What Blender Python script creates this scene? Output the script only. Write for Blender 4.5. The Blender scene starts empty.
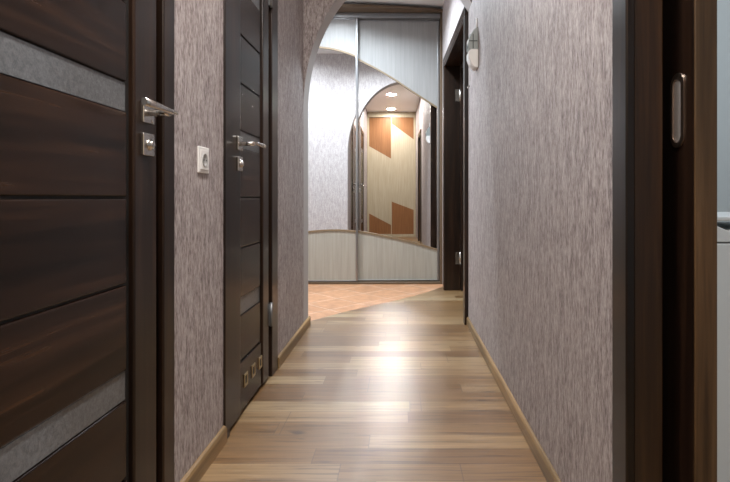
import bpy, bmesh, math
from mathutils import Vector, Matrix

scene = bpy.context.scene
COL = scene.collection
R = math.radians

# ------------------------------------------------------------------ helpers
class MB:
    """collects shapes and links them as ONE mesh object"""
    def __init__(self):
        self.bm = bmesh.new()
    def face(self, pts, mi=0):
        vs = [self.bm.verts.new(p) for p in pts]
        f = self.bm.faces.new(vs); f.material_index = mi
        return f
    def box(self, x0, x1, y0, y1, z0, z1, mi=0):
        if x0 > x1: x0, x1 = x1, x0
        if y0 > y1: y0, y1 = y1, y0
        if z0 > z1: z0, z1 = z1, z0
        v = [self.bm.verts.new((x, y, z)) for x in (x0, x1) for y in (y0, y1) for z in (z0, z1)]
        for q in ((0,1,3,2),(4,6,7,5),(0,4,5,1),(2,3,7,6),(0,2,6,4),(1,5,7,3)):
            f = self.bm.faces.new([v[i] for i in q]); f.material_index = mi
        return self
    def prism(self, pts, axis, a, b, mi=0, mi_side=None):
        """pts: 2D outline; extruded along axis ('x','y','z') from a to b"""
        def P(u, w, t):
            return {'x': (t, u, w), 'y': (u, t, w), 'z': (u, w, t)}[axis]
        A = [self.bm.verts.new(P(u, w, a)) for u, w in pts]
        B = [self.bm.verts.new(P(u, w, b)) for u, w in pts]
        n = len(pts)
        f = self.bm.faces.new(A); f.material_index = mi
        f = self.bm.faces.new(list(reversed(B))); f.material_index = mi
        for i in range(n):
            j = (i + 1) % n
            f = self.bm.faces.new([A[j], A[i], B[i], B[j]])
            f.material_index = mi if mi_side is None else mi_side
        return self
    def lathe(self, prof, center=(0,0,0), axis='z', n=32, mi=0):
        """prof: (radius, height) list; revolved round the axis through center"""
        cx, cy, cz = center
        rings = []
        for r, h in prof:
            ring = []
            for k in range(n):
                a = 2*math.pi*k/n
                c, s = r*math.cos(a), r*math.sin(a)
                p = {'z': (cx+c, cy+s, cz+h), 'x': (cx+h, cy+c, cz+s), 'y': (cx+c, cy+h, cz+s)}[axis]
                ring.append(self.bm.verts.new(p))
            rings.append(ring)
        for a, b in zip(rings, rings[1:]):
            for k in range(n):
                j = (k+1) % n
                f = self.bm.faces.new([a[k], a[j], b[j], b[k]]); f.material_index = mi; f.smooth = True
        for ring in (rings[0], rings[-1]):
            f = self.bm.faces.new(ring); f.material_index = mi
        return self
    def tube(self, pts, rad, n=12, mi=0):
        """round bar along a polyline; rad: one radius or (ru, rv) list per point"""
        pts = [Vector(p) for p in pts]
        rings = []
        for i, p in enumerate(pts):
            d = (pts[min(i+1, len(pts)-1)] - pts[max(i-1, 0)]).normalized()
            up = Vector((0,0,1)) if abs(d.z) < .9 else Vector((1,0,0))
            u = d.cross(up).normalized(); w = u.cross(d).normalized()
            r = rad[i] if isinstance(rad, list) else rad
            ru, rw = r if isinstance(r, tuple) else (r, r)
            rings.append([self.bm.verts.new(p + u*ru*math.cos(2*math.pi*k/n) + w*rw*math.sin(2*math.pi*k/n)) for k in range(n)])
        for a, b in zip(rings, rings[1:]):
            for k in range(n):
                j = (k+1) % n
                f = self.bm.faces.new([a[k], a[j], b[j], b[k]]); f.material_index = mi; f.smooth = True
        for ring in (rings[0], rings[-1]):
            f = self.bm.faces.new(ring); f.material_index = mi
        return self
    def build(self, name, mat, parent=None, bevel=0.0, seg=2):
        bm = self.bm
        bmesh.ops.recalc_face_normals(bm, faces=bm.faces)
        me = bpy.data.meshes.new(name); bm.to_mesh(me); bm.free()
        for m in (mat if isinstance(mat, (list, tuple)) else [mat]):
            me.materials.append(m)
        o = bpy.data.objects.new(name, me); COL.objects.link(o)
        if parent is not None: o.parent = parent
        if bevel:
            md = o.modifiers.new('edge', 'BEVEL'); md.width = bevel; md.segments = seg
            md.limit_method = 'ANGLE'; md.angle_limit = R(40); md.harden_normals = False
        return o

def tag(o, label=None, cat=None, group=None, kind=None):
    if label: o['label'] = label
    if cat: o['category'] = cat
    if group: o['group'] = group
    if kind: o['kind'] = kind
    return o

def empty(name, loc=(0,0,0), rz=0.0):
    o = bpy.data.objects.new(name, None); COL.objects.link(o)
    o.location = loc; o.rotation_euler = (0, 0, rz); o.empty_display_size = .1
    return o

def struct(o, label, cat):
    return tag(o, label, cat, kind='structure')

# ------------------------------------------------------------------ materials
def new_mat(name):
    m = bpy.data.materials.new(name); m.use_nodes = True
    nt = m.node_tree; b = nt.nodes['Principled BSDF']
    return m, nt, b

def plain(name, col, rough=.5, metal=0.0, spec=.5):
    m, nt, b = new_mat(name)
    b.inputs['Base Color'].default_value = (*col, 1)
    b.inputs['Roughness'].default_value = rough
    b.inputs['Metallic'].default_value = metal
    b.inputs['Specular IOR Level'].default_value = spec
    return m

def pos_noise(nt, scale, nscale=1.0, detail=4.0, rough=.55, dist=0.0, space='pos'):
    if space == 'pos':
        src = nt.nodes.new('ShaderNodeNewGeometry').outputs['Position']
    else:
        src = nt.nodes.new('ShaderNodeTexCoord').outputs['Object']
    mp = nt.nodes.new('ShaderNodeMapping'); mp.inputs['Scale'].default_value = scale
    nt.links.new(src, mp.inputs['Vector'])
    nz = nt.nodes.new('ShaderNodeTexNoise')
    nz.inputs['Scale'].default_value = nscale; nz.inputs['Detail'].default_value = detail
    nz.inputs['Roughness'].default_value = rough; nz.inputs['Distortion'].default_value = dist
    nt.links.new(mp.outputs[0], nz.inputs['Vector'])
    return nz.outputs['Fac']

def ramp(nt, fac, stops):
    r = nt.nodes.new('ShaderNodeValToRGB'); e = r.color_ramp.elements
    while len(e) < len(stops): e.new(.5)
    for el, (p, c) in zip(e, stops):
        el.position = p; el.color = (*c, 1)
    nt.links.new(fac, r.inputs['Fac'])
    return r.outputs['Color']

def mix(nt, a, b, fac, mode='MIX'):
    n = nt.nodes.new('ShaderNodeMix'); n.data_type = 'RGBA'; n.blend_type = mode
    for sock, v in ((n.inputs[0], fac), (n.inputs[6], a), (n.inputs[7], b)):
        if isinstance(v, (int, float)): sock.default_value = v
        elif isinstance(v, tuple): sock.default_value = (*v, 1)
        else: nt.links.new(v, sock)
    return n.outputs[2]

def bump(nt, b, h, strength, dist=.002):
    n = nt.nodes.new('ShaderNodeBump'); n.inputs['Strength'].default_value = strength
    n.inputs['Distance'].default_value = dist
    nt.links.new(h, n.inputs['Height']); nt.links.new(n.outputs[0], b.inputs['Normal'])

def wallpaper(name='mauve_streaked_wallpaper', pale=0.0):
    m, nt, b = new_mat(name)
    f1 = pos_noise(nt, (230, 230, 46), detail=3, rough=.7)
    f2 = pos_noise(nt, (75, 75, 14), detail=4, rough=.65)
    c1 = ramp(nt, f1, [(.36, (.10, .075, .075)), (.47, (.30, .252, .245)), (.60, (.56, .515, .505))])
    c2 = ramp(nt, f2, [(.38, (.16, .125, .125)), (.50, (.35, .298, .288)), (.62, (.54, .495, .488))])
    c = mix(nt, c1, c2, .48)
    if pale: c = mix(nt, c, (.62, .60, .60), pale)  # lightening stands in for strong lamplight on the same paper
    nt.links.new(c, b.inputs['Base Color'])
    b.inputs['Roughness'].default_value = .55
    b.inputs['Specular IOR Level'].default_value = .35
    bump(nt, b, f1, .55, .002)
    return m

def darkwood(name, along, cols=None, rough=.29, spec=.46):
    """wenge-brown lacquered wood; along: axis of the grain"""
    m, nt, b = new_mat(name)
    sc = {'x': (1.6, 42, 42), 'y': (42, 1.6, 42), 'z': (42, 42, 1.6)}[along]
    f = pos_noise(nt, sc, detail=5, rough=.6, dist=.35)
    sc2 = {'x': (.9, 9, 9), 'y': (9, .9, 9), 'z': (9, 9, .9)}[along]
    f2 = pos_noise(nt, sc2, detail=2)
    cols = cols or [(.0070, .0040, .0030), (.017, .0088, .0056), (.038, .019, .0105)]
    c = ramp(nt, f, [(.30, cols[0]), (.52, cols[1]), (.75, cols[2])])
    c2 = ramp(nt, f2, [(.35, (.5, .48, .46)), (.65, (1.3, 1.2, 1.1))])
    nt.links.new(mix(nt, c, c2, 1.0, 'MULTIPLY'), b.inputs['Base Color'])
    b.inputs['Roughness'].default_value = rough
    b.inputs['Specular IOR Level'].default_value = spec
    bump(nt, b, f, .12, .001)
    return m

def palewood(name, cols, rough=.45):
    m, nt, b = new_mat(name)
    f = pos_noise(nt, (55, 55, 2.2), detail=4, rough=.6, dist=.2)
    c = ramp(nt, f, [(.3, cols[0]), (.52, cols[1]), (.75, cols[2])])
    nt.links.new(c, b.inputs['Base Color'])
    b.inputs['Roughness'].default_value = rough
    b.inputs['Specular IOR Level'].default_value = .35
    return m

def N(nt, op, a, b=None, c=None):
    n = nt.nodes.new('ShaderNodeMath'); n.operation = op
    for i, v in enumerate((a, b, c)):
        if v is None: continue
        if isinstance(v, (int, float)): n.inputs[i].default_value = v
        else: nt.links.new(v, n.inputs[i])
    return n.outputs[0]

def white(nt, *vals):
    cb = nt.nodes.new('ShaderNodeCombineXYZ')
    for i, v in enumerate(vals):
        if isinstance(v, (int, float)): cb.inputs[i].default_value = v
        else: nt.links.new(v, cb.inputs[i])
    w = nt.nodes.new('ShaderNodeTexWhiteNoise'); w.noise_dimensions = '3D'
    nt.links.new(cb.outputs[0], w.inputs['Vector'])
    return w.outputs['Value']

def laminate():
    """two-strip oak laminate; strips run across the corridor"""
    m, nt, b = new_mat('two_strip_oak_laminate')
    sp = nt.nodes.new('ShaderNodeSeparateXYZ')
    nt.links.new(nt.nodes.new('ShaderNodeNewGeometry').outputs['Position'], sp.inputs[0])
    X, Y = sp.outputs[0], sp.outputs[1]
    W = .0975
    yy = N(nt, 'DIVIDE', N(nt, 'ADD', Y, 10*W*2 - 1.791), W)
    row = N(nt, 'FLOOR', yy); fy = N(nt, 'FRACT', yy)
    rr = white(nt, row, 3.7, 1.3)
    xx = N(nt, 'ADD', N(nt, 'DIVIDE', N(nt, 'ADD', X, 20), .95), N(nt, 'MULTIPLY', rr, 7.0))
    seg = N(nt, 'FLOOR', xx); fx = N(nt, 'FRACT', xx)
    h = white(nt, row, seg, 5.1)
    tone = ramp(nt, h, [(.0, (.160, .084, .031)), (.35, (.205, .116, .047)), (.62, (.25, .152, .067)), (.88, (.305, .203, .104)), (1.0, (.345, .25, .14))])
    # grain along x, different on each strip
    cb = nt.nodes.new('ShaderNodeCombineXYZ')
    nt.links.new(N(nt, 'ADD', N(nt, 'MULTIPLY', X, 2.6), N(nt, 'MULTIPLY', h, 31.0)), cb.inputs[0])
    nt.links.new(N(nt, 'MULTIPLY', Y, 58), cb.inputs[1]); nt.links.new(N(nt, 'MULTIPLY', h, 17.0), cb.inputs[2])
    nz = nt.nodes.new('ShaderNodeTexNoise'); nz.inputs['Scale'].default_value = 1; nz.inputs['Detail'].default_value = 5
    nz.inputs['Roughness'].default_value = .62; nz.inputs['Distortion'].default_value = .5
    nt.links.new(cb.outputs[0], nz.inputs['Vector'])
    g = ramp(nt, nz.outputs['Fac'], [(.32, (.34, .28, .24)), (.45, (.88, .86, .84)), (.68, (1.28, 1.27, 1.25))])
    c = mix(nt, tone, g, 1.0, 'MULTIPLY')
    # knots
    cb2 = nt.nodes.new('ShaderNodeCombineXYZ')
    nt.links.new(N(nt, 'MULTIPLY', X, 7.0), cb2.inputs[0]); nt.links.new(N(nt, 'MULTIPLY', Y, 24.0), cb2.inputs[1])
    nt.links.new(row, cb2.inputs[2])
    kn = nt.nodes.new('ShaderNodeTexNoise'); kn.inputs['Scale'].default_value = 1; kn.inputs['Detail'].default_value = 1.5
    nt.links.new(cb2.outputs[0], kn.inputs['Vector'])
    kf = ramp(nt, kn.outputs['Fac'], [(.69, (0, 0, 0)), (.78, (1, 1, 1))])
    c = mix(nt, c, (.075, .042, .022), kf)
    # joints: fine line between strips, stronger every second strip (the board)
    def line(f, w):   # 1 within w of either end
        return N(nt, 'LESS_THAN', N(nt, 'MINIMUM', f, N(nt, 'SUBTRACT', 1.0, f)), w)
    y2 = N(nt, 'FRACT', N(nt, 'MULTIPLY', yy, .5))
    board = line(y2, .006)
    xb = N(nt, 'FRACT', N(nt, 'ADD', N(nt, 'DIVIDE', N(nt, 'ADD', X, 20.03), 1.29), N(nt, 'MULTIPLY', white(nt, N(nt, 'FLOOR', N(nt, 'MULTIPLY', yy, .5)), 9.0, 2.0), 3.0)))
    endj = line(xb, .0014)
    jn = N(nt, 'MAXIMUM', board, endj)
    thin = N(nt, 'MULTIPLY', N(nt, 'MAXIMUM', line(fy, .010), line(fx, .002)), .45)
    c = mix(nt, c, (.07, .042, .025), N(nt, 'MAXIMUM', N(nt, 'MULTIPLY', jn, .55), thin))
    nt.links.new(c, b.inputs['Base Color'])
    rg = N(nt, 'ADD', N(nt, 'MULTIPLY', nz.outputs['Fac'], .12), .25)
    nt.links.new(rg, b.inputs['Roughness'])
    b.inputs['Specular IOR Level'].default_value = .8
    b.inputs['Coat Weight'].default_value = .5
    b.inputs['Coat Roughness'].default_value = .33
    bump(nt, b, N(nt, 'SUBTRACT', 1.0, jn), .25, .0008)
    return m

def terracotta():
    m, nt, b = new_mat('terracotta_floor_tile')
    mp = nt.nodes.new('ShaderNodeMapping'); mp.inputs['Rotation'].default_value = (0, 0, R(45)); mp.inputs['Scale'].default_value = (1/.30,)*3
    mp.inputs['Location'].default_value = (.2, .35, 0)
    nt.links.new(nt.nodes.new('ShaderNodeNewGeometry').outputs['Position'], mp.inputs['Vector'])
    br = nt.nodes.new('ShaderNodeTexBrick'); br.offset = 0; br.squash = 1
    br.inputs['Scale'].default_value = 1; br.inputs['Brick Width'].default_value = 1; br.inputs['Row Height'].default_value = 1
    br.inputs['Mortar Size'].default_value = .014; br.inputs['Mortar Smooth'].default_value = .2
    br.inputs['Color1'].default_value = (.50, .265, .145, 1); br.inputs['Color2'].default_value = (.43, .22, .115, 1)
    br.inputs['Mortar'].default_value = (.62, .45, .34, 1)
    nt.links.new(mp.outputs[0], br.inputs['Vector'])
    f = pos_noise(nt, (14, 14, 14), detail=4)
    c = mix(nt, br.outputs['Color'], ramp(nt, f, [(.3, (.78, .76, .74)), (.7, (1.15, 1.15, 1.15))]), 1.0, 'MULTIPLY')
    nt.links.new(c, b.inputs['Base Color']); b.inputs['Roughness'].default_value = .35
    return m

def frosted():
    m, nt, b = new_mat('frosted_grey_glass')
    f = pos_noise(nt, (130, 130, 130), detail=3, rough=.7)
    c = ramp(nt, f, [(.35, (.075, .078, .082)), (.65, (.14, .145, .15))])
    nt.links.new(c, b.inputs['Base Color'])
    b.inputs['Roughness'].default_value = .38
    b.inputs['Specular IOR Level'].default_value = .8
    bump(nt, b, f, .35, .002)
    return m

def emit(name, col, s):
    m, nt, b = new_mat(name)
    b.inputs['Base Color'].default_value = (.9, .9, .9, 1)
    b.inputs['Emission Color'].default_value = (*col, 1); b.inputs['Emission Strength'].default_value = s
    return m

WP = wallpaper()
WP_LIT = wallpaper('mauve_wallpaper_painted_lit', .35)  # corridor paper again, with the strong hall light mixed into its colour
DW_Y, DW_Z, DW_X = darkwood('dark_wenge_lengthwise', 'y', [(.0065, .0036, .0025), (.019, .0092, .0055), (.048, .0235, .0125)], .27, .36), darkwood('dark_wenge_upright', 'z'), darkwood('dark_wenge_crosswise', 'x')
BW_Z = darkwood('walnut_brown_upright', 'z', [(.020, .0095, .004), (.052, .025, .0105), (.10, .052, .022)], rough=.38)
EDGE_Z = darkwood('worn_walnut_upright', 'z', [(.040, .022, .009), (.095, .056, .026), (.17, .11, .058)], rough=.42)
BASEOAK = darkwood('oak_baseboard', 'y', [(.23, .145, .062), (.36, .24, .112), (.47, .335, .175)], rough=.4)
BASEOAK_X = darkwood('oak_baseboard_crosswise', 'x', [(.23, .145, .062), (.36, .24, .112), (.47, .335, .175)], rough=.4)
LAM, TER, GLASS = laminate(), terracotta(), frosted()
PLASTER = plain('pale_grey_plaster', (.50, .48, .475), .7)
CEIL = plain('white_satin_stretch_ceiling', (.78, .78, .78), .42, spec=.5)
ROOMWALL = plain('pale_grey_paint', (.60, .63, .63), .6)
CHROME = plain('satin_nickel', (.62, .60, .57), .24, 1.0)
BRASS = plain('aged_brass', (.55, .45, .29), .32, 1.0)
BRONZE = plain('bronzed_metal', (.50, .40, .33), .3, 1.0)
ALU = plain('brushed_aluminium', (.30, .31, .32), .35, 1.0)
STEELGREY = plain('grey_track_metal', (.26, .265, .27), .4, .8)
DARK = plain('black_gap', (.008, .007, .006), .6)
TAN = plain('tan_edge_strip', (.20, .145, .085), .4)
TANDARK = plain('brown_wood_edge', (.105, .068, .038), .45)
MIRROR = plain('mirror_silver', (.90, .91, .91), .0, 1.0)
ASH = palewood('pale_ash_board', [(.245, .247, .245), (.275, .277, .273), (.305, .307, .303)])
ASHLOW = palewood('pale_ash_board_warm', [(.30, .29, .25), (.34, .33, .285), (.38, .37, .325)])
ORANGE = palewood('orange_cherry_board', [(.20, .085, .03), (.245, .108, .04), (.29, .135, .053)])
BEIGE = palewood('beige_maple_board', [(.38, .32, .22), (.44, .38, .27), (.49, .43, .32)])
WPLASTIC = plain('white_plastic', (.80, .79, .77), .35)
GPLASTIC = plain('grey_plastic', (.30, .33, .32), .4)
DPLASTIC = plain('dark_grey_plastic', (.08, .09, .09), .4)
WLAQ = plain('white_lacquer', (.66, .68, .68), .35)
LAMP_W = emit('warm_lamp_glass', (1, .93, .84), 26)
LAMP_C = emit('cool_lamp_glass', (.95, .97, 1), 26)

# ------------------------------------------------------------------ dimensions (metres; the camera stands at x=0, y=0)
H = .85
XL, XR = -.618, .448          # corridor walls
XA_L, XA_R = -.611, .430      # casing faces
YB = -1.02                    # wall plane behind the built-in wardrobe doors
AR0, AR1 = 3.17, 3.33         # arch wall
ZC = 2.72
HL = -1.92                    # hall, far side wall
HB = 5.56

# ------------------------------------------------------------------ shell
D1 = (.395, 1.352); D2 = (1.739, 2.484); DTOP = 2.075      # outer edges of the casings
m = MB()
for a, b in ((-1.60, D1[0]+.02), (D1[1]-.02, D2[0]+.02), (D2[1]-.02, AR0)):
    m.box(XL-.12, XL, a, b, 0, ZC)
for a, b in (D1, D2):
    m.box(XL-.12, XL, a+.02, b-.02, DTOP-.02, ZC)
struct(m.build('wall_left', WP), 'mauve streaky papered corridor wall holding two dark panelled doors and a socket', 'wall')

D4 = (.13, 1.02)
m = MB()
m.box(XR, XR+.051, D4[1]-.02, AR1, 0, ZC)
m.box(XR, XR+.051, -1.60, D4[0]+.02, 0, ZC)
m.box(XR, XR+.051, D4[0]+.02, D4[1]-.02, DTOP-.02, ZC)
struct(m.build('wall_right', WP), 'mauve streaky papered corridor wall with the intercom, lit brighter beside the hall', 'wall')

struct(MB().box(XL-.12, XR+.051, -1.72, -1.60, 0, ZC).build('wall_back', WP), 'papered wall closing the corridor behind the cherry and maple wardrobe', 'wall')

# arch wall: ellipse on one side, flatter sweep on the other
cx, ea, eb, z0 = .080, .698, .967, 1.420
arc = [(XL, 0), (XL, z0)]
for k in range(1, 25):
    t = math.pi - (math.pi/2)*k/24
    arc.append((cx + ea*math.cos(t), z0 + eb*math.sin(t)))
for k in range(1, 15):
    t = k/14
    arc.append((cx + (XR - cx)*t, z0 + eb - .305*t*t))
arc += [(XR, ZC), (HL-.02, ZC), (HL-.02, 0)]
o = struct(MB().prism(arc, 'y', AR0, AR1, 0, 1).build('wall_arch', [WP, PLASTER, WP_LIT]), 'papered wall with a tall curved archway and grey plaster edge opening to the hall', 'wall')

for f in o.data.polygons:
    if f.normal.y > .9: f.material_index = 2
struct(MB().box(HL-.12, HL, AR0, HB, 0, ZC).build('wall_hall_left', WP_LIT), 'papered side wall of the tiled hall beyond the archway', 'wall')
struct(MB().box(HL-.12, .62, HB, HB+.1, 0, ZC).build('wall_hall_back', WP_LIT), 'papered wall behind the mirrored sliding wardrobe', 'wall')

# side wall of the hall, a little askew to the corridor
HR_ORG, HR_ROT = (XR, AR1, 0), R(1.5)
D3 = (0.0, 1.325)
m = MB()
m.box(0, .115, .02, .05, 0, ZC)
m.box(0, .115, D3[1]-.02, HB-AR1+.05, 0, ZC)
m.box(0, .115, .05, D3[1]-.02, 2.11, ZC)
o = m.build('wall_hall_right', WP_LIT); o.location = HR_ORG; o.rotation_euler.z = HR_ROT
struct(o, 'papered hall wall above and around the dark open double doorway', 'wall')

struct(MB().box(HL-.12, 2.5, -1.72, HB+.1, ZC, ZC+.08).build('ceiling', CEIL), 'glossy white ceiling over corridor and hall', 'ceiling')

# floors: laminate and terracotta share one curved border
border = [(-.618, 3.452), (-.59, 3.475), (-.425, 3.71), (-.316, 3.83), (-.201, 3.96), (-.043, 4.126), (.13, 4.34), (.269, 4.545), (.39, 4.765), (.43, 4.86)]
border[1] = (-.58, 3.50)
lamp = [(-1.0, -1.72), (.64, -1.72), (.64, 5.7), (.43, 5.7)] + list(reversed(border)) + [(-.618, 3.30), (-1.0, 3.30)]
m = MB(); m.prism(lamp, 'z', -.05, 0)
struct(m.build('floor', LAM), 'oak laminate floor laid in strips across the corridor', 'floor')
tile = [(HL-.12, 3.30), (-.618, 3.30)] + border + [(.43, 5.7), (HL-.12, 5.7)]
struct(MB().prism(tile, 'z', -.05, 0).build('floor_hall', TER), 'terracotta tiled hall floor with a curved edge in front of the wardrobe', 'floor')

# neighbouring rooms
m = MB()
m.box(.506, 2.5, 2.42, 2.52, 0, ZC)
m.box(2.4, 2.5, -1.0, 2.42, 0, ZC)
m.box(.506, 2.5, -1.1, -1.0, 0, ZC)
struct(m.build('wall_side_room', ROOMWALL), 'plain pale grey wall of the room beyond the sliding door', 'wall')
m = MB(); m.box(2.4, 2.5, 2.52, HB+.1, 0, ZC); m.box(.62, 2.4, HB, HB+.1, 0, ZC)
struct(m.build('wall_dark_room', WP), 'wall of the unlit room behind the double doorway', 'wall')
struct(MB().box(.64, 2.5, -1.1, HB+.1, -.05, 0).build('floor_room', LAM), 'laminate floor of the rooms beside the corridor', 'floor')

# baseboards
def baseboard(name, x0, x1, a, b, label, flip):
    if not flip:
        pts = [(x0, 0), (x1, 0), (x1, .046), (x1-.004, .054), (x0+.003, .058), (x0, .058)]
    else:
        pts = [(x1, 0), (x0, 0), (x0, .046), (x0+.004, .054), (x1-.003, .058), (x1, .058)]
    return struct(MB().prism(pts, 'y', a, b).build(name, BASEOAK, bevel=.0015), label, 'baseboard')
baseboard('baseboard_left', XL, XL+.014, D1[1], D2[0], 'oak baseboard below the white socket, between the two dark doors', False)
o = baseboard('baseboard_arch', XL, XL+.014, D2[1], AR1+.012, 'oak baseboard between the far dark door and the archway', False)
baseboard('baseboard_right', XR-.012, XR, D4[1], AR1, 'long oak baseboard under the wall with the intercom', True)
struct(MB().box(HL, XL+.014, AR1, AR1+.014, 0, .058).build('baseboard_hall', BASEOAK_X, bevel=.002), 'oak baseboard on the hall side of the arch wall', 'baseboard')

# ------------------------------------------------------------------ panelled doors in the left wall
XF = -.616       # face of the leaf
def casing(root, ya, yb, top, x_face, x_wall, near_w=.064, far_w=.064):
    """three flat boards round the opening, plus the lining"""
    for y0, y1 in ((ya, ya+near_w), (yb-far_w, yb)):
        MB().box(x_wall-.10, x_face, y0, y1, 0, top-.066).build('casing', DW_Z, root, .004)
    MB().box(x_wall-.10, x_face, ya, yb, top-.066, top).build('casing_head', DW_Y, root, .004)

def panel_door(root, y0, y1, zb, stile_w, far_w, handle_y, lever_dir, vents, reach=.138):
    """leaf between y0 and y1; horizontal panels and frosted strips between two stiles"""
    xb = XF-.040
    zt = 2.0
    MB().box(xb, XF, y0, y0+stile_w, zb, zt).build('stile', DW_Z, root, .005, 3)
    MB().box(xb, XF, y1-far_w, y1, zb, zt).build('stile', DW_Z, root, .005, 3)
    pa, pb = y0+stile_w, y1-far_w
    MB().box(xb+.006, XF-.014, pa, pb, zb, zt).build('backing', DARK, root)
    edges = [.212, .392, .456, .653, .850, 1.046, 1.110, 1.294, 1.484, 1.677, 1.740, 1.990]
    g = .0028
    for a, b in zip(edges, edges[1:]):
        if abs((b-a) - .064) < .004:
            MB().box(xb+.008, XF-.011, pa-.003, pb-.020, a, b).build('glass_strip', GLASS, root)
        else:
            MB().box(xb+.008, XF-.007, pa+.004, pb-.020, a+g, b-g).build('panel', DW_Y, root, .003)
    low = MB().box(xb+.008, XF-.004, pa+.004, pb-.020, zb+.004, .212-g).build('bottom_panel', DW_Y, root, .003)
    if vents:
        for vy in vents:
            fr = MB()
            for (a, b, c, d) in ((-.022, -.014, -.026, .026), (.014, .022, -.026, .026), (-.014, .014, -.026, -.017), (-.014, .014, .017, .026)):
                fr.box(XF-.004, XF+.0005, vy+a, vy+b, .126+c, .126+d)
            fr = fr.build('vent_frame', BRASS, low, .001)
            fr['label'] = 'square brass vent frame'
            MB().box(XF-.004, XF-.0028, vy-.014, vy+.014, .109, .143).build('vent_opening', DARK, low)
    # handle: square rose, neck and lever
    hy, hz, xo = handle_y, 1.054, XF+.070
    rose = MB().box(XF, XF+.010, hy-.026, hy+.026, hz-.026, hz+.026).build('handle', CHROME, root, .002)
    rose['label'] = 'satin nickel square handle plate'
    tip = hy + lever_dir*reach
    lv = MB()
    lv.tube([(XF+.008, hy, hz), (XF+.045, hy, hz), (XF+.060, hy+lever_dir*.002, hz)], .0085, 14)
    lv.tube([(xo-.001, hy-lever_dir*.011, hz+.001), (xo, hy+lever_dir*.02, hz), (xo, hy+lever_dir*reach*.65, hz+.001), (xo-.002, tip, hz+.001)],
            [(.0055, .0055), (.0065, .0065), (.0065, .0085), (.006, .0090)], 16)
    lv.build('lever', CHROME, rose)
    MB().lathe([(.0001, 0), (.004, 0), (.004, .0012), (.0001, .0012)], (XF+.010, hy+.012, hz-.019), 'x', 12).build('plate_screw', CHROME, rose)
    kz = .977
    kp = MB().box(XF, XF+.010, hy-.026, hy+.026, kz-.027, kz+.027).build('lock_plate', CHROME, root, .002)
    MB().lathe([(.0145, 0), (.0140, .003), (.0095, .0045), (.009, .009), (.006, .011)], (XF+.010, hy, kz), 'x', 20).build('thumb_turn', CHROME, kp)
    MB().box(XF-.024, XF-.012, (y1 if lever_dir < 0 else y0)-.0012, (y1 if lever_dir < 0 else y0)+.0012, .92, 1.12).build('latch_plate', CHROME, root)
    return low

d1 = empty('door_1', (0, 0, 0))
struct(d1, 'large dark brown panelled door with two frosted strips, its lever handle beside the socket', 'door')
casing(d1, D1[0], D1[1], DTOP, XA_L, XL)
panel_door(d1, .462, 1.262, .008, .106, .106, 1.205, -1, None)
MB().box(XL-.06, XF-.022, D1[1]-.078, D1[1]-.064, 0, 2.01).build('door_stop', DW_Z, d1)

d2 = empty('door_2', (0, 0, 0))
struct(d2, 'narrow dark panelled door with three brass vents in its bottom panel', 'door')
casing(d2, D2[0], D2[1], DTOP, XA_L, XL, .048, .112)
panel_door(d2, 1.786, 2.330, .014, .136, .096, 1.893, 1, (1.992, 2.094, 2.196), .115)
MB().box(XL-.06, XF-.020, 2.334, 2.374, 0, 2.01).build('door_stop', DW_Z, d2)
for hz in (.30, 1.80):
    h = MB().lathe([(.0075, -.055), (.0075, .055)], (XF+.006, 2.352, hz), 'z', 14)
    h.box(XF-.003, XF+.0015, 2.335, 2.372, hz-.05, hz+.05)
    h = h.build('hinge', STEELGREY, d2); h['label'] = 'silver barrel hinge'

# ------------------------------------------------------------------ double doorway in the hall
d3 = empty('door_3', HR_ORG, HR_ROT)
struct(d3, 'dark brown double doorway standing open, next to the mirrored wardrobe', 'door')
MB().box(-.024, .118, 0.002, .066, 0, 2.07).build('casing', DW_Z, d3, .003)
MB().box(-.024, 0.0, D3[1]-.066, D3[1], 0, 2.07).build('casing', DW_Z, d3, .003)
MB().box(-.020, .125, D3[1]-.080, D3[1]-.056, 0, 2.05).build('jamb', DW_Z, d3)
MB().box(-.024, .0, 0.002, D3[1], 2.065, 2.132).build('casing_head', DW_Y, d3, .003)
MB().box(-.020, .125, .05, D3[1]-.06, 2.045, 2.115).build('head_jamb', DW_Y, d3)
leaf = MB().box(.128, .70, D3[1]-.118, D3[1]-.080, .008, 2.03).build('leaf', DW_Z, d3, .003)
for hz in (.295, 1.785):
    h = MB().box(.082, .124, D3[1]-.0835, D3[1]-.079, hz-.055, hz+.055)
    h.lathe([(.007, -.055), (.007, .055)], (.126, D3[1]-.083, hz), 'z', 12)
    h = h.build('hinge', CHROME, d3); h['label'] = 'silver hinge on the jamb'

# ------------------------------------------------------------------ sliding door beside the camera
d4 = empty('door_4', (0, 0, 0))
struct(d4, 'brown sliding door pushed open behind its casing, with an oval flush pull', 'door')
for a, b in ((D4[0], D4[0]+.065), (.955, D4[1])):
    MB().box(XA_R, XR, a, b, 0, 2.01).build('casing', DW_Z, d4, .003)
MB().box(XA_R, XR, D4[0], D4[1], 2.01, 2.075).build('casing_head', DW_Y, d4, .003)
MB().box(.4425, .506, .966, .998, 0, 2.02).build('jamb', BW_Z, d4, .002)
MB().box(.4425, .506, D4[0]+.022, D4[0]+.054, 0, 2.02).build('jamb', BW_Z, d4, .002)
MB().box(.4425, .506, D4[0]+.054, .966, 1.99, 2.055).build('head_jamb', DW_Y, d4)
leaf = MB().box(.535, .5755, .914, 1.765, .012, 2.04).build('leaf', DW_Z, d4, .002)
eb_ = MB().box(.535, .5755, .909, .914, .012, 2.04).build('edge_band', EDGE_Z, leaf, .0015); eb_['label'] = 'lighter worn brown edge'
MB().box(.512, .5755, .05, 1.80, 2.045, 2.095).build('track', STEELGREY, d4)
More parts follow.
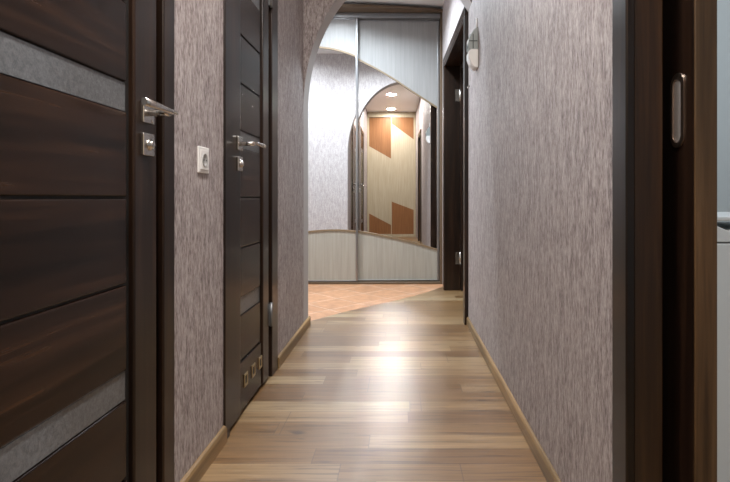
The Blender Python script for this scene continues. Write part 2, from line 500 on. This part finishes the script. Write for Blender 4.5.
def stadium(cy, cz, hw, hh, n=12):
    pts = []
    for k in range(n+1):
        a = math.pi*k/n
        pts.append((cy + hw*math.cos(a), cz + (hh-hw) + hw*math.sin(a)))
    for k in range(n+1):
        a = math.pi + math.pi*k/n
        pts.append((cy + hw*math.cos(a), cz - (hh-hw) + hw*math.sin(a)))
    return pts
py, pz = .966, 1.018
m = MB()
o_, i_ = stadium(py, pz, .0225, .072), stadium(py, pz, .0145, .062)
for k in range(len(o_)):
    j = (k+1) % len(o_)
    (a, b), (c, d), (e, f), (g, h) = o_[k], o_[j], i_[j], i_[k]
    m.face([(.5325, a, b), (.5325, c, d), (.5320, e, f), (.5320, g, h)])
    m.face([(.535, a, b), (.535, c, d), (.5325, c, d), (.5325, a, b)])
    m.face([(.5320, g, h), (.5320, e, f), (.5348, e, f), (.5348, g, h)])
fp = m.build('flush_pull', BRONZE, leaf); fp['label'] = 'oval bronzed flush pull'
d4_dish = MB(); d4_dish.prism(i_, 'x', .5343, .5349); d4_dish.build('pull_dish', plain('satin_dish_metal', (.42, .39, .37), .5, .5), leaf)

# ------------------------------------------------------------------ mirrored sliding wardrobe in the hall
WX, WY, WROT = .412, 4.915, R(.6)
wd = empty('sliding_wardrobe', (WX, WY, 0), WROT)
tag(wd, 'tall sliding wardrobe with arched mirrors and pale ash panels beyond the archway', 'wardrobe')
WL = -2.325       # local left end
MB().box(-.028, 0, -.012, .60, 0, 2.68).build('side_panel', TANDARK, wd, .003)
MB().box(WL, WL+.028, -.012, .60, 0, 2.68).build('side_panel', TANDARK, wd, .003)
MB().box(WL, 0, .585, .60, 0, 2.66).build('back_panel', ASH, wd)
MB().box(WL+.028, -.028, -.005, .095, 2.613, 2.664).build('top_track', STEELGREY, wd, .003)
MB().box(WL+.028, -.028, -.008, .095, 0, .018).build('bottom_track', TANDARK, wd, .002)
# bowed visor over the doors
vis = []
for k in range(25):
    t = k/24
    vis.append((WL*t, -.035 - .125*math.sin(math.pi*min(1, t*1.0))**.8))
vis += [(WL, .10), (0, .10)]
MB().prism(vis, 'z', 2.664, 2.69).build('visor', TANDARK, wd, .002)

SC = .0098
def upper(xw):
    P = [(-1.25, 2.345), (-.95, 2.343), (-.806, 2.328), (-.66, 2.309), (-.55, 2.279), (-.465, 2.248), (-.42, 2.220), (-.245, 2.129), (-.062, 2.022), (.12, 1.900), (.33, 1.765), (.45, 1.685)]
    return interp(P, xw)
def lower(xw):
    P = [(-1.25, .47), (-1.08, .493), (-.916, .513), (-.746, .527), (-.6, .529), (-.454, .518), (-.42, .512), (-.304, .495), (-.01, .434), (.136, .398), (.343, .337), (.45, .305)]
    return interp(P, xw)
def interp(P, x):
    if x <= P[0][0]: return P[0][1]
    for i in range(len(P)-1):
        (a, u), (b, v) = P[i], P[i+1]
        if x <= b:
            # smooth (Catmull-Rom) interpolation
            pa = P[max(i-1, 0)]; pb = P[min(i+2, len(P)-1)]
            t = (x-a)/(b-a)
            m0 = (v-pa[1])/(b-pa[0])*(b-a); m1 = (pb[1]-u)/(pb[0]-a)*(b-a)
            return (2*t**3-3*t*t+1)*u + (t**3-2*t*t+t)*m0 + (-2*t**3+3*t*t)*v + (t**3-t*t)*m1
    return P[-1][1]

def wardrobe_door(x0, x1, yf, zb=.024, zt=2.613, lowmat=ASHLOW, turn=0.0):
    """x0..x1 local; yf: front face depth. Frame mesh, mirror, two boards, two bent trim strips."""
    st = .022
    f = MB()
    f.box(x0, x0+st, yf, yf+.030, zb, zt); f.box(x1-st, x1, yf, yf+.030, zb, zt)
    f.box(x0+st, x1-st, yf+.004, yf+.030, zt-.012, zt); f.box(x0+st, x1-st, yf+.002, yf+.030, zb, zb+.012)
    fr = f.build('door', ALU, wd, .003); fr['label'] = 'sliding wardrobe door with aluminium stiles'
    fr.location = (x1 - x1*math.cos(turn), -x1*math.sin(turn), 0); fr.rotation_euler.z = turn
    xs = [x0+st + (x1-x0-2*st)*k/28 for k in range(29)]
    up = [(x, upper(x+WX)) for x in xs]; lo = [(x, lower(x+WX)) for x in xs]
    yp = yf+.010
    MB().prism(up + [(xs[-1], zt-.012), (xs[0], zt-.012)], 'y', yp, yp+.012).build('upper_board', ASH, fr)
    MB().prism(lo + [(xs[-1], zb+.012), (xs[0], zb+.012)], 'y', yp, yp+.012).build('lower_board', lowmat, fr)
    MB().prism(lo + list(reversed(up)), 'y', yp+.003, yp+.008).build('mirror', MIRROR, fr)
    for c in (up, lo):
        MB().prism([(x, z+.008) for x, z in c] + [(x, z-.009) for x, z in reversed(c)], 'y', yf+.003, yp+.010).build('trim_strip', TAN, fr)
wardrobe_door(WL+.03, -1.60, .050)
wardrobe_door(-1.636, -.836, .008, turn=R(.8))
wardrobe_door(-.872, -.030, .050)

# ------------------------------------------------------------------ wardrobe behind the camera, seen in the mirror
bw = empty('built_in_wardrobe', (0, -.95, 0))
tag(bw, 'cherry and maple wardrobe with angled colour blocks, seen in the mirror', 'wardrobe')
MB().box(XL+.004, XL+.034, -.62, 0, 0, ZC-.002).build('side_panel', BEIGE, bw)
MB().box(XR-.034, XR-.004, -.62, 0, 0, ZC-.002).build('side_panel', BEIGE, bw)
MB().box(XL+.034, XR-.034, -.62, 0, 2.60, ZC-.002).build('top_rail', BEIGE, bw)
MB().box(XL+.034, XR-.034, -.62, 0, 0, .05).build('plinth', BEIGE, bw)
def block_door(x0, x1, yf, zu, zl):
    f = MB(); st = .014
    f.box(x0, x0+st, yf-.02, yf, .05, 2.60); f.box(x1-st, x1, yf-.02, yf, .05, 2.60)
    fr = f.build('door', BEIGE, bw)
    a, b = x0+st, x1-st
    MB().prism([(a, zu[0]), (b, zu[1]), (b, 2.60), (a, 2.60)], 'y', yf-.016, yf-.004).build('cherry_board', ORANGE, fr)
    MB().prism([(a, zl[0]), (b, zl[1]), (b, zu[1]), (a, zu[0])], 'y', yf-.016, yf-.004).build('maple_board', BEIGE, fr)
    MB().prism([(a, .05), (b, .05), (b, zl[1]), (a, zl[0])], 'y', yf-.016, yf-.004).build('cherry_board', ORANGE, fr)
xm = (XL+XR)/2
block_door(XL+.034, xm+.006, -.035, (1.97, 1.70), (.50, .25))
block_door(xm-.006, XR-.034, -.010, (2.46, 2.12), (.76, .58))

# ------------------------------------------------------------------ small things
# socket
so = empty('wall_socket', (XL, 1.555, .966))
tag(so, 'white square power socket on the papered wall between the dark doors', 'socket')
m = MB()
m.prism([(-.041, -.041), (.041, -.041), (.041, .041), (-.041, .041)], 'x', 0, .006)
m.build('cover_plate', WPLASTIC, so, .003)
MB().prism([(-.030, -.030), (.030, -.030), (.030, .030), (-.030, .030)], 'x', .006, .0085).build('raised_insert', WPLASTIC, so, .002)
MB().lathe([(.0205, 0), (.0205, .0015), (.0195, .0015), (.0185, .0005), (.0001, .0004)], (.0085, 0, 0), 'x', 28).build('socket_well', plain('light_grey_plastic', (.40, .40, .39), .4), so)
for dy in (-.0095, .0095):
    MB().lathe([(.0025, 0), (.0025, .0018)], (.0089, dy, 0), 'x', 12).build('pin_hole', DPLASTIC, so)

# intercom
ic = empty('wall_mounted_intercom', (XR, 2.90, 0))
tag(ic, 'white and grey door intercom hung on the papered wall beside the open doorway', 'intercom')
prof_w = [(0, 1.605), (-.022, 1.607), (-.044, 1.632), (-.056, 1.665), (-.056, 1.700), (-.040, 1.712), (0, 1.712)]
prof_g = [(0, 1.708), (-.042, 1.708), (-.056, 1.716), (-.057, 1.745), (-.053, 1.775), (-.040, 1.805), (-.020, 1.830), (0, 1.846)]
MB().prism(prof_w, 'y', 0, .088).build('base', WPLASTIC, ic, .004)
g = MB().prism(prof_g, 'y', 0.004, .084).build('cover', GPLASTIC, ic, .003)
for k, zz in enumerate((1.735, 1.765, 1.795)):
    xo = (-.0560, -.0535, -.0420)[k]
    MB().box(xo-.003, xo+.004, .014, .074, zz-.009, zz+.009).build('button', WPLASTIC if k == 1 else DPLASTIC, g, .001)
MB().box(-.032, -.026, .0020, .005, 1.716, 1.800).build('side_slot', DPLASTIC, g)
MB().box(-.053, -.004, .0020, .005, 1.757, 1.763).build('side_slot', DPLASTIC, g)
MB().tube([(-.004, .03, 1.838), (-.004, .03, 1.90)], .004, 8).build('cable', WPLASTIC, ic)
# small hook
hk = MB()
hk.tube([(0, 0, 0), (-.010, 0, -.001), (-.016, 0, -.006), (-.016, 0, -.013), (-.011, 0, -.017)], .0028, 8)
hk.lathe([(.007, -.003), (.007, 0)], (0, 0, 0), 'x', 12)
o = hk.build('wall_hook', CHROME); o.location = (XR, 3.265, 1.578)
tag(o, 'tiny metal hook in the papered wall below the intercom', 'hook')

# white cabinet in the side room
cb = empty('drawer_cabinet', (.72, 1.30, 0))
tag(cb, 'white cabinet with a scooped drawer front in the pale room beyond the sliding door', 'cabinet')
MB().box(0, .70, .0, .45, .789, .800).build('top', WLAQ, cb, .002)
MB().box(.0, .70, .02, .45, .06, .765).build('body', WLAQ, cb, .002)
for a in (.0, .682):
    MB().box(a, a+.018, .02, .45, .765, .789).build('side_panel', WLAQ, cb)
sc_ = [(.004, .734), (.696, .734), (.696, .776)]
for k in range(17):
    t = k/16
    sc_.append((.48 - .378*t, .776 - .040*math.sin(math.pi*t)**.8))
sc_ += [(.004, .776)]
MB().prism(sc_, 'y', 0, .018).build('drawer_front', WLAQ, cb, .001)
for a, b in ((.004, .348), (.352, .696)):
    MB().box(a, b, 0, .018, .03, .730).build('door', WLAQ, cb, .002)
MB().box(.02, .68, .04, .43, 0, .06).build('plinth', DPLASTIC, cb)

# ------------------------------------------------------------------ lamps
def area(name, loc, power, col, size, spread, parent):
    l = bpy.data.lights.new(name, 'AREA'); l.shape = 'DISK'; l.size = size; l.energy = power; l.color = col; l.spread = spread
    o = bpy.data.objects.new(name, l); COL.objects.link(o); o.location = loc; o.parent = parent
    return o
def downlight(x, y, label, glass, power, col, rad=.04, spread=175):
    r = empty('ceiling_spotlight', (x, y, ZC))
    tag(r, label, 'ceiling light')
    MB().lathe([(rad+.014, 0), (rad+.013, -.004), (rad+.009, -.008), (rad+.002, -.006), (rad, 0)], (0, 0, 0), 'z', 32).build('ring', CHROME, r)
    MB().lathe([(rad, -.001), (rad, -.004), (.0001, -.0045)], (0, 0, 0), 'z', 32).build('lamp_glass', glass, r)
    area('spot_beam', (0, 0, -.012), power, col, rad*2, R(spread), r)
    return r
WARM, COOL = (1, .962, .925), (.83, .92, 1)
downlight(-.09, .91, 'ceiling spotlight in the corridor, shown in the mirror over the cherry wardrobe', LAMP_W, 27, WARM, .085)
downlight(-.09, -.57, 'ceiling spotlight just in front of the cherry and maple wardrobe', LAMP_W, 15, WARM, .085)
downlight(-.20, 4.05, 'ceiling spotlight of the hall in front of the sliding wardrobe mirror', LAMP_C, 18, COOL, .07, 150)
downlight(-.62, 4.42, 'added fill light of the hall above the terracotta tiles', LAMP_C, 9, COOL, .07, 150)  # extra lamp, added only to even out the light in the hall
downlight(-1.31, 4.06, 'ceiling spotlight of the hall behind the arch wall', LAMP_C, 22, COOL, .055, 165)
downlight(1.45, .9, 'ceiling spotlight of the pale room with the white cabinet', LAMP_C, 16, COOL)

# ------------------------------------------------------------------ world, camera, view
w = bpy.data.worlds.new('World'); scene.world = w; w.use_nodes = True
w.node_tree.nodes['Background'].inputs[0].default_value = (.5, .5, .5, 1)
w.node_tree.nodes['Background'].inputs[1].default_value = .0

cam = bpy.data.cameras.new('Camera'); co = bpy.data.objects.new('Camera', cam); COL.objects.link(co)
co.location = (0, 0, H); co.rotation_euler = (R(90), 0, 0)
cam.sensor_width = 36; cam.sensor_fit = 'HORIZONTAL'; cam.lens = 500/730*36
cam.shift_x = -36/730; cam.shift_y = -43.5/730
cam.clip_start = .02
scene.camera = co
vs = scene.view_settings
vs.view_transform = 'Standard'; vs.look = 'None'; vs.gamma = 1; vs.exposure = 0.82; vs.use_curve_mapping = False
scene.cycles.sample_clamp_indirect = 0
scene.cycles.max_bounces = 10; scene.cycles.diffuse_bounces = 6; scene.cycles.glossy_bounces = 6
